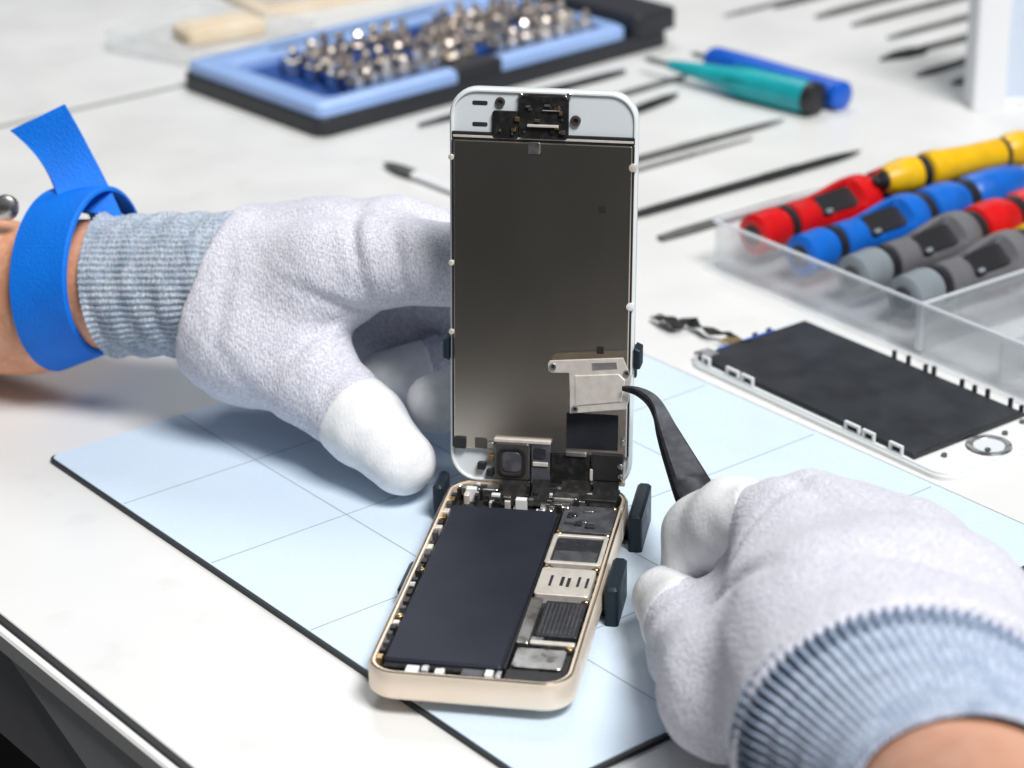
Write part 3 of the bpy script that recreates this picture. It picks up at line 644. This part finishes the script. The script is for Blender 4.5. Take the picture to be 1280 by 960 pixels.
def surf_nets(d, lo, res):
    ins = d < 0; nx, ny, nz = d.shape
    c8 = [(i, j, k) for i in (0, 1) for j in (0, 1) for k in (0, 1)]
    def sl(a, o): return a[o[0]:nx-1+o[0], o[1]:ny-1+o[1], o[2]:nz-1+o[2]]
    cnt = sum(sl(ins, o).astype(np.int8) for o in c8)
    cells = np.argwhere((cnt > 0) & (cnt < 8))
    idx = -np.ones((nx-1, ny-1, nz-1), np.int64); idx[tuple(cells.T)] = np.arange(len(cells))
    acc = np.zeros((len(cells), 3)); num = np.zeros(len(cells))
    for i in range(8):
        for j in range(i+1, 8):
            a, b = np.array(c8[i]), np.array(c8[j])
            if abs(a-b).sum() != 1: continue
            da = d[tuple((cells+a).T)]; db = d[tuple((cells+b).T)]
            m = (da < 0) != (db < 0); t = np.where(m, da/np.where(m, da-db, 1), 0)
            acc += np.where(m[:, None], a+(b-a)*t[:, None], 0); num += m
    V = (cells+acc/num[:, None])*res+np.array(lo)
    Q = []
    for axn in range(3):
        o = np.zeros(3, int); o[axn] = 1
        u, v = [(1, 2), (2, 0), (0, 1)][axn]
        A = ins[:nx-o[0], :ny-o[1], :nz-o[2]]; B = ins[o[0]:, o[1]:, o[2]:]
        e = np.argwhere(A != B)
        ok = (e[:, u] > 0) & (e[:, v] > 0) & (e[:, u] < d.shape[u]-1) & (e[:, v] < d.shape[v]-1); e = e[ok]
        fl = A[tuple(e.T)]
        du = np.zeros(3, int); du[u] = 1; dv_ = np.zeros(3, int); dv_[v] = 1
        q = np.stack([idx[tuple((e-du-dv_).T)], idx[tuple((e-dv_).T)], idx[tuple(e.T)], idx[tuple((e-du).T)]], 1)
        q[~fl] = q[~fl][:, ::-1]; Q.append(q)
    Q = np.concatenate(Q)
    # light smoothing
    E = np.concatenate([Q[:, [0, 1]], Q[:, [1, 2]], Q[:, [2, 3]], Q[:, [3, 0]]])
    for _ in range(3):
        sm = np.zeros_like(V); cn = np.zeros(len(V))
        for a, b in ((0, 1), (1, 0)):
            np.add.at(sm, E[:, a], V[E[:, b]]); np.add.at(cn, E[:, a], 1)
        V = V*.5+sm/cn[:, None]*.5
    return V, Q
def skinmesh(name, VQ, m, parent, org, amp=(0, 0), fr_=(.05, .25), folds=()):
    V, Q = VQ; V = V.copy()
    if amp[0] or amp[1]:
        n1 = np.zeros_like(V); fn = np.cross(V[Q[:, 2]]-V[Q[:, 0]], V[Q[:, 3]]-V[Q[:, 1]])
        for i in range(4): np.add.at(n1, Q[:, i], fn)
        n1 /= np.linalg.norm(n1, axis=1)[:, None]+1e-9
        dd = np.array([amp[0]*noise.noise(Vector(p)*fr_[0])+amp[1]*noise.noise(Vector((p[0]*fr_[1], p[1]*fr_[1]*.6, p[2]*fr_[1]))) for p in V])
        for cpt, nrm, wd, dp_, rad in folds:          # soft creases: plane through cpt, faded out over rad
            nn_ = np.array(Vector(nrm).normalized()); rel = V-np.array(cpt)
            pd = rel@nn_+1.2*np.sin((rel@np.roll(nn_, 1))*.12); fall = np.exp(-(np.linalg.norm(rel, axis=1)/rad)**2)
            dd += fall*dp_*(-np.exp(-(pd/wd)**2)+.55*np.exp(-((pd-2.2*wd)/(1.3*wd))**2))
        V += n1*dd[:, None]
    me = bpy.data.meshes.new(name); me.from_pydata(((V-np.array(org))*S).tolist(), [], Q.tolist()); me.update()
    me.materials.append(MATS[m]); me.shade_smooth()
    o = bpy.data.objects.new(name, me); col.objects.link(o); o.parent = parent; return o
def axis_frame(a, b):
    t = (Vector(b)-Vector(a)).normalized(); sd = t.cross(Vector((0, 0, 1))).normalized(); u = sd.cross(t); return t, sd, u
def sleeve(name, m, parent, org, a, b, ra, rb, L0f, L1f, ribs, amp, fold, nS=40, nT=None, thick=1.2, hem=0, mid=None, rib_amp_f=None):
    """knitted tube from a towards b; radii (side, up); L0f/L1f give start/end along the axis by angle"""
    t, sd, u = axis_frame(a, b); L = (Vector(b)-Vector(a)).length
    nT = nT or ribs*6; vs = []; fs = []
    for layer in (0, 1):
        for k in range(nS+1):
            for i in range(nT):
                th = 2*math.pi*i/nT
                x0, x1 = L0f(th), L1f(th); x = x0+(x1-x0)*k/nS; q = max(-.2, min(1.2, x/L))
                rs = ra[0]+(rb[0]-ra[0])*q; ru = ra[1]+(rb[1]-ra[1])*q
                rib = amp*math.sin(ribs*th)*(rib_amp_f(k/nS) if rib_amp_f else 1)
                fo_ = fold*noise.noise(Vector((x*.22, math.cos(th)*1.3, math.sin(th)*1.3)))+fold*.5*math.sin(x*.55+2*math.sin(th*2))
                e = rib+fo_+(hem*math.exp(-((k/nS)/.05)**2) if hem else 0)-(thick if layer else 0)
                p = Vector(a)+t*x+sd*(rs+e)*math.cos(th)+u*(ru+e)*math.sin(th)
                vs.append((p.x-org[0], p.y-org[1], p.z-org[2]))
    W_ = (nS+1)*nT
    for layer in (0, 1):
        for k in range(nS):
            for i in range(nT):
                j = (i+1) % nT; o_ = layer*W_; f = (o_+k*nT+i, o_+k*nT+j, o_+(k+1)*nT+j, o_+(k+1)*nT+i); fs.append(f if not layer else f[::-1])
    for k in (0, nS):
        for i in range(nT): j = (i+1) % nT; fs.append((k*nT+i, k*nT+j, W_+k*nT+j, W_+k*nT+i))
    mb = MB(); mb.v = vs; mb.f = fs
    return mb.build(name, m, parent, 80)
def limb(name, m, parent, org, path, nseg=48, sub=10):
    """skin tube through (point, side radius, up radius)"""
    vs = []; fs = []; K = (len(path)-1)*sub
    P_ = [Vector(p[0]) for p in path]
    for k in range(K+1):
        f = k/sub; i = min(int(f), len(path)-2); u = f-i
        p0, p1, p2, p3 = P_[max(i-1, 0)], P_[i], P_[i+1], P_[min(i+2, len(P_)-1)]
        c_ = .5*((2*p1)+(p2-p0)*u+(2*p0-5*p1+4*p2-p3)*u*u+(3*p1-p0-3*p2+p3)*u**3)
        tg = (.5*((p2-p0)+2*(2*p0-5*p1+4*p2-p3)*u+3*(3*p1-p0-3*p2+p3)*u*u)).normalized()
        sd = tg.cross(Vector((0, 0, 1))).normalized(); uu = sd.cross(tg)
        rs = path[i][1]+(path[i+1][1]-path[i][1])*u; ru = path[i][2]+(path[i+1][2]-path[i][2])*u
        for j in range(nseg):
            th = 2*math.pi*j/nseg; e = .5*noise.noise(Vector((f*2, math.cos(th)*2, math.sin(th)*2)))
            q = c_+sd*(rs+e)*math.cos(th)+uu*(ru+e)*math.sin(th); vs.append((q.x-org[0], q.y-org[1], q.z-org[2]))
    for k in range(K):
        for j in range(nseg): l = (j+1) % nseg; fs.append((k*nseg+j, k*nseg+l, (k+1)*nseg+l, (k+1)*nseg+j))
    fs += [tuple(range(nseg))[::-1], tuple(range(K*nseg, (K+1)*nseg))]
    mb = MB(); mb.v = vs; mb.f = fs
    return mb.build(name, m, parent, 80)

# ---- left hand
LO = (-175, 112, 0)
lh = empty('gloved_hand', LO, label='left hand in grey glove with blue wrist strap steadying the display', cat='hand')
limb('forearm', 'skin', lh, LO, [((-300, 190, 36), 33, 33), ((-230, 148, 33), 29, 31), ((-176, 115, 33.5), 24.5, 28), ((-146, 102, 43.2), 22, 23), ((-112, 90, 47), 20, 21)])
thumb = [((-88, 69, 35), 21), ((-66, 49, 29), 15.5), ((-48, 31, 20), 12.6), ((-36, 17.5, 13.6), 10.4)]
idx_f = [((-42, 58, 67), 15), ((-10, 45, 69), 13.5), ((14, 40, 60), 9.5), ((24, 39, 48), 8.5)]
mid_f = [((-40, 76, 68), 15), ((2, 66, 58), 12.5), ((8, 54, 33), 9.8), ((-25, 45.5, 20.5), 9.3)]
rng_f = [((-50, 94, 46), 14), ((-8, 94, 36), 13), ((-10, 82, 22), 10), ((-44, 72, 19), 9)]
pky_f = [((-56, 104, 34), 14), ((-28, 108, 26), 11), ((-28, 98, 13), 9), ((-48, 90, 11), 9)]
palm = [(10, 8, [((-114, 90, 46.5), 21), ((-96, 83, 48), 24.5), ((-60, 66, 60), 18), ((-42, 57, 66.5), 14.5)]),
        (10, 8, [((-98, 90, 49), 22), ((-60, 82, 60), 18), ((-40, 76, 67), 14.5)]),
        (10, 8, [((-98, 95, 43), 22), ((-70, 95, 52), 18), ((-44, 94, 57), 14)]),
        (10, 8, [((-98, 96, 37), 21), ((-75, 102, 40), 17), ((-52, 106, 43), 13)]),
        (8, 6, [((-70, 97, 40), 16), ((-40, 98, 30), 15)]),
        (12, 8, [((-102, 83, 41), 21), ((-88, 70, 36), 21.5), ((-72, 58, 40), 13)])]
LG = palm + [(7, 4, thumb), (4, 3, idx_f), (3, 3, mid_f), (3, 3, rng_f), (3, 3, pky_f)]
LF = [((-72, 55, 42), (.75, 0, -.65), 2.0, 1.5, 16), ((-66, 50, 46), (.5, 0, -.86), 1.8, 1.2, 14), ((-78, 58, 34), (.95, 0, -.3), 2.2, 1.3, 15),
      ((-50, 50, 76), (.9, -.2, .3), 2.4, 1.3, 16), ((-36, 46, 74), (.95, -.1, .2), 2.2, 1.1, 13), ((-60, 66, 82), (.3, .9, 0), 3.2, 1.4, 24), ((-56, 48, 56), (.3, 0, .95), 2.2, 1.0, 15),
      ((-90, 58, 30), (.8, 0, .6), 2.6, 1.0, 16), ((-96, 60, 52), (.9, 0, -.2), 2.6, .9, 18), ((-58, 38, 30), (.75, -.4, -.4), 2.0, 1.0, 12)]
tc_, sc_l, uc_ = axis_frame((-142, 100, 43.5), (-104, 87, 48))
pcl = Vector((-142, 100, 43.5))+tc_*45.5; ncl = tc_-uc_*.394
gl = skinmesh('glove', sdf(LG, (-160, 2, 1), (42, 132, 94), 1.15, [(tuple(pcl), tuple(ncl))]), 'glove', lh, LO, (1.0, .35), (.045, .16), LF)
def coat(chain, start, infl, parent, org, amp, fr_, res=.8, cut=None):
    js = chain if cut else chain[-2:] if start >= 0 else chain[-3:]
    a, b = Vector(js[0][0]), Vector(js[1][0]); dr = (b-a).normalized(); pt = a.lerp(b, start if start >= 0 else 1+start)
    ch = [(p_, r_+infl) for p_, r_ in js]
    if cut: pt, dr = Vector(cut[0]), Vector(cut[1]); ch = [(p_, r_+.7) for p_, r_ in ch]
    r = max(q[1] for q in ch)+2
    lo = [min(q[0][i] for q in ch)-r for i in range(3)]; hi = [max(q[0][i] for q in ch)+r for i in range(3)]
    skinmesh('fingertip_coating', sdf([(3, 3, ch)], lo, hi, res, [(tuple(pt), tuple(dr))]), 'glove_coat', parent, org, amp, fr_)
for ch_, q_ in ((thumb, -.27), (mid_f, .1), (idx_f, 0), (rng_f, .55)): coat(ch_, q_, .6, gl, LO, (1.0, .35), (.045, .16))
ca0, ca1 = (-142, 100, 43.5), (-104, 87, 48)
sleeve('cuff', 'cuff', lh, LO, ca0, ca1, (23.3, 24.4), (24.0, 24.6), lambda th: 5.5-1.5*math.sin(th), lambda th: 48.5+10*math.sin(th), 70, .34, .8, nS=44, hem=.9)
# strap
sa, sb = Vector((-172, 114, 36.6)), Vector((-142, 100.5, 47))
t_, sd_, u_ = axis_frame(sa, sb)
stp = MB(); NT = 96; vs = []; fs = []; c0 = Vector((-148.8, 103.8, 46))
for i in range(NT):
    th = 2*math.pi*i/NT; hw = 11.0
    rs, ru = 26.8, 29.4
    skew = -8.0*math.sin(th)
    for x, e in ((-hw, 0), (-hw+.7, .7), (hw-.7, .7), (hw, 0), (hw, -1.0), (-hw, -1.0)):
        f = 1-x*.005
        p = c0+t_*(x-skew)+sd_*(rs*f+e)*math.cos(th)+u_*(ru*f+e)*math.sin(th); vs.append((p.x-LO[0], p.y-LO[1], p.z-LO[2]))
for i in range(NT):
    j = (i+1) % NT
    for k in range(6): l = (k+1) % 6; fs.append((i*6+k, j*6+k, j*6+l, i*6+l))
ws = stp.add(vs, fs).build('wrist_strap', 'strap', lh, 40)
def ribbon(name, m, parent, org, Lp, Rp, th_=1.5):
    vs = []; fs = []; n_ = len(Lp)
    for i in range(n_):
        l, r = Vector(Lp[i]), Vector(Rp[i]); tg = Vector(Lp[min(i+1, n_-1)])-Vector(Lp[max(i-1, 0)])
        nn = (r-l).cross(tg).normalized()*th_*.5
        for q in (l-nn, r-nn, r+nn, l+nn): vs.append((q.x-org[0], q.y-org[1], q.z-org[2]))
    for i in range(n_-1):
        for k in range(4): l = (k+1) % 4; fs.append((i*4+k, i*4+l, (i+1)*4+l, (i+1)*4+k))
    fs += [(3, 2, 1, 0), tuple((n_-1)*4+k for k in range(4))]
    mb = MB(); mb.v = vs; mb.f = fs; return mb.build(name, m, parent, 50)
def curve3(p0, p1, p2, n_=14): 
    return [tuple((Vector(p0)*(1-u)+Vector(p1)*u)*(1-u)+(Vector(p1)*(1-u)+Vector(p2)*u)*u) for u in [i/n_ for i in range(n_+1)]]
ribbon('strap_tail', 'strap', ws, LO, curve3((-153.5, 99, 73), (-157, 112, 84), (-171.5, 118, 94.5)), curve3((-133, 104, 66), (-141, 113, 84), (-152, 118, 103.5)))
MB().lathe([(0, 4.5), (2.2, 4.5), (3, 3.4), (3.2, .4)], lambda a, b, c_: (-173-LO[0]+b, 106-LO[1]-a, 71-LO[2]+c_), 18).build('strap_snap', 'steel', ws, 40)
MB().tube([(-173-LO[0], 106-LO[1], 71), (-184-LO[0], 108-LO[1], 72), (-205-LO[0], 116-LO[1], 70)], [1.8, 2.2, 2.2], 12).build('grounding_lead', 'tool_grey', ws, 60)

# ---- right hand
RO = (90, -200, 0)
rh = empty('gloved_hand', RO, label='right hand in grey glove with light blue cuff holding black tweezers', cat='hand')
limb('forearm', 'skin', rh, RO, [((90, -185, 40), 24, 20), ((91, -215, 47), 24, 20), ((93.2, -250, 58), 24, 19.5), ((92, -300, 78), 26, 23), ((91.5, -350, 99), 29, 27), ((88, -430, 134), 33, 33)])
r_idx = [((73, -99, 46), 13.5), ((61.5, -80, 38.5), 12.0), ((54.5, -69.5, 30), 10.8), ((49.4, -74.5, 15), 7.6)]
r_thm = [((54, -150, 28), 19), ((49.5, -112, 18.5), 13.5), ((46, -93, 15.5), 10.8), ((42.6, -78, 14.6), 8.8)]
r_mid = [((84, -98, 46), 13.5), ((76, -73, 26), 11), ((67, -79, 15), 9.5), ((60, -92, 13), 8.5)]
r_rng = [((100, -101, 42), 13), ((92, -76, 22), 10.5), ((80, -84, 12), 9.2), ((72, -100, 12), 8.5)]
r_pky = [((111, -112, 40), 12), ((108, -92, 18), 9.5), ((96, -100, 10.5), 8.5), ((90, -112, 11), 8)]
rp = [(14, 8, [((78, -204, 42), 29), ((75, -160, 44), 24), ((72, -98, 46), 14)]),
      (14, 8, [((90, -204, 44), 31), ((88, -155, 47), 25), ((84, -98, 46), 14)]),
      (14, 8, [((100, -204, 43), 29), ((100, -155, 45), 24), ((100, -101, 42), 14)]),
      (14, 8, [((101, -204, 42), 27), ((109, -150, 42), 20), ((111, -112, 41), 13)]),
      (14, 8, [((84, -190, 34), 24), ((92, -130, 30), 20), ((92, -105, 32), 14)]),
      (8, 6, [((70, -125, 32), 17), ((64, -100, 27), 12)])]
RG = rp + [(10, 5, r_thm), (4, 3, r_idx), (3, 3, r_mid), (3, 3, r_rng), (3, 3, r_pky)]
tq, sq, uq = axis_frame((89.3, -200, 42.9), (93.2, -250, 58.8))
RF = [((68, -112, 52), (.6, -.7, .2), 2.4, 1.2, 18), ((78, -110, 60), (.95, .2, 0), 3.0, 1.5, 20), ((92, -112, 58), (.95, .1, 0), 3.0, 1.5, 20), ((106, -122, 55), (.95, .1, 0), 3.0, 1.3, 20),
      ((56, -120, 34), (.8, -.3, -.5), 2.6, 1.6, 20), ((48, -130, 26), (.2, .95, .2), 2.4, 1.1, 16), ((50, -112, 26), (.1, .95, .3), 2.2, 1.0, 13), ((62, -150, 50), (.7, .6, .2), 3.0, 1.2, 24), ((85, -165, 72), (.4, .9, .1), 3.2, 1.0, 26)]
rgl = skinmesh('glove', sdf(RG, (28, -230, 1), (142, -50, 92), 1.15, [((89.3, -204, 43), (-tq.x, -tq.y, -tq.z))]), 'glove', rh, RO, (1.2, .35), (.04, .15), RF)
for ch_, q_, ct3 in ((r_idx, -1, ((67.5, -86, 42), (-.9, .3, -.3))), (r_thm, -.2, None), (r_mid, .2, None)): coat(ch_, q_, .6, rgl, RO, (1.2, .35), (.04, .15), cut=ct3)
q0, q1 = (89.3, -199, 42.6), (93.4, -252, 59.4)
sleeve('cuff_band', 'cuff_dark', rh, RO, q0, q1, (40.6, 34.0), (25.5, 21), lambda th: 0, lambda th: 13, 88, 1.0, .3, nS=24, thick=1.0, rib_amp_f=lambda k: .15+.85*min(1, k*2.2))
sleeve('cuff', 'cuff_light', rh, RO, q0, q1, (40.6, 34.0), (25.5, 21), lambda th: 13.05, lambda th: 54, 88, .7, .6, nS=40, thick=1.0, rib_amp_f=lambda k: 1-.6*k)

# ------------------------------------------------------------------ tweezers between thumb and forefinger
TWO = (52, -55, 0)
tw = empty('tweezers', TWO, label='black curved tip tweezers in the right hand gripping the silver plate', cat='tweezers')
def blade(off, spread):
    # centre line from tip to tail; width grows towards the hand
    ctr = [((33.6, -6.6, 48.4), .35), ((38, -8, 48.0), .8), ((42, -11, 46.6), 1.4), ((44.4, -16, 44.6), 1.9), ((46, -24, 42), 2.8), ((49, -36, 38.2), 4.2), ((52.5, -50, 34.2), 5.6), ((57, -68, 29), 5.4), ((63, -90, 27), 4.6), ((68, -112, 28), 3.8)]
    P_ = [Vector(p) for p, w_ in ctr]; n_ = 40; vs = []; fs = []
    view = Vector((-.15, -.86, .48)).normalized()
    for k in range(n_+1):
        f = k/n_*(len(P_)-1); i = min(int(f), len(P_)-2); u = f-i
        p0, p1, p2, p3 = P_[max(i-1, 0)], P_[i], P_[i+1], P_[min(i+2, len(P_)-1)]
        c_ = .5*((2*p1)+(p2-p0)*u+(2*p0-5*p1+4*p2-p3)*u*u+(3*p1-p0-3*p2+p3)*u**3)
        tg = (.5*((p2-p0)+2*(2*p0-5*p1+4*p2-p3)*u+3*(3*p1-p0-3*p2+p3)*u*u)).normalized()
        wd = ctr[i][1]+(ctr[i+1][1]-ctr[i][1])*u
        sdv = tg.cross(Vector((0, -.3, 1))).normalized(); nv_ = sdv.cross(tg).normalized()
        c_ = c_+nv_*(off*(.25+spread*min(1, k/n_*2.2)*(1 if k/n_ < .75 else max(.15, (1-k/n_)*4))))
        th_ = .45
        for a, b in ((-wd, -th_), (wd, -th_), (wd*.8, th_), (-wd*.8, th_)):
            q = c_+sdv*a+nv_*b; vs.append((q.x-TWO[0], q.y-TWO[1], q.z-TWO[2]))
    for k in range(n_):
        for a in range(4): b = (a+1) % 4; fs.append((k*4+a, k*4+b, (k+1)*4+b, (k+1)*4+a))
    fs += [(3, 2, 1, 0), tuple(n_*4+a for a in range(4))]
    mb = MB(); mb.v = vs; mb.f = fs; return mb
blade(1, 2.2).build('upper_arm', 'tweezer', tw, 40); blade(-1, 2.2).build('lower_arm', 'tweezer', tw, 40)
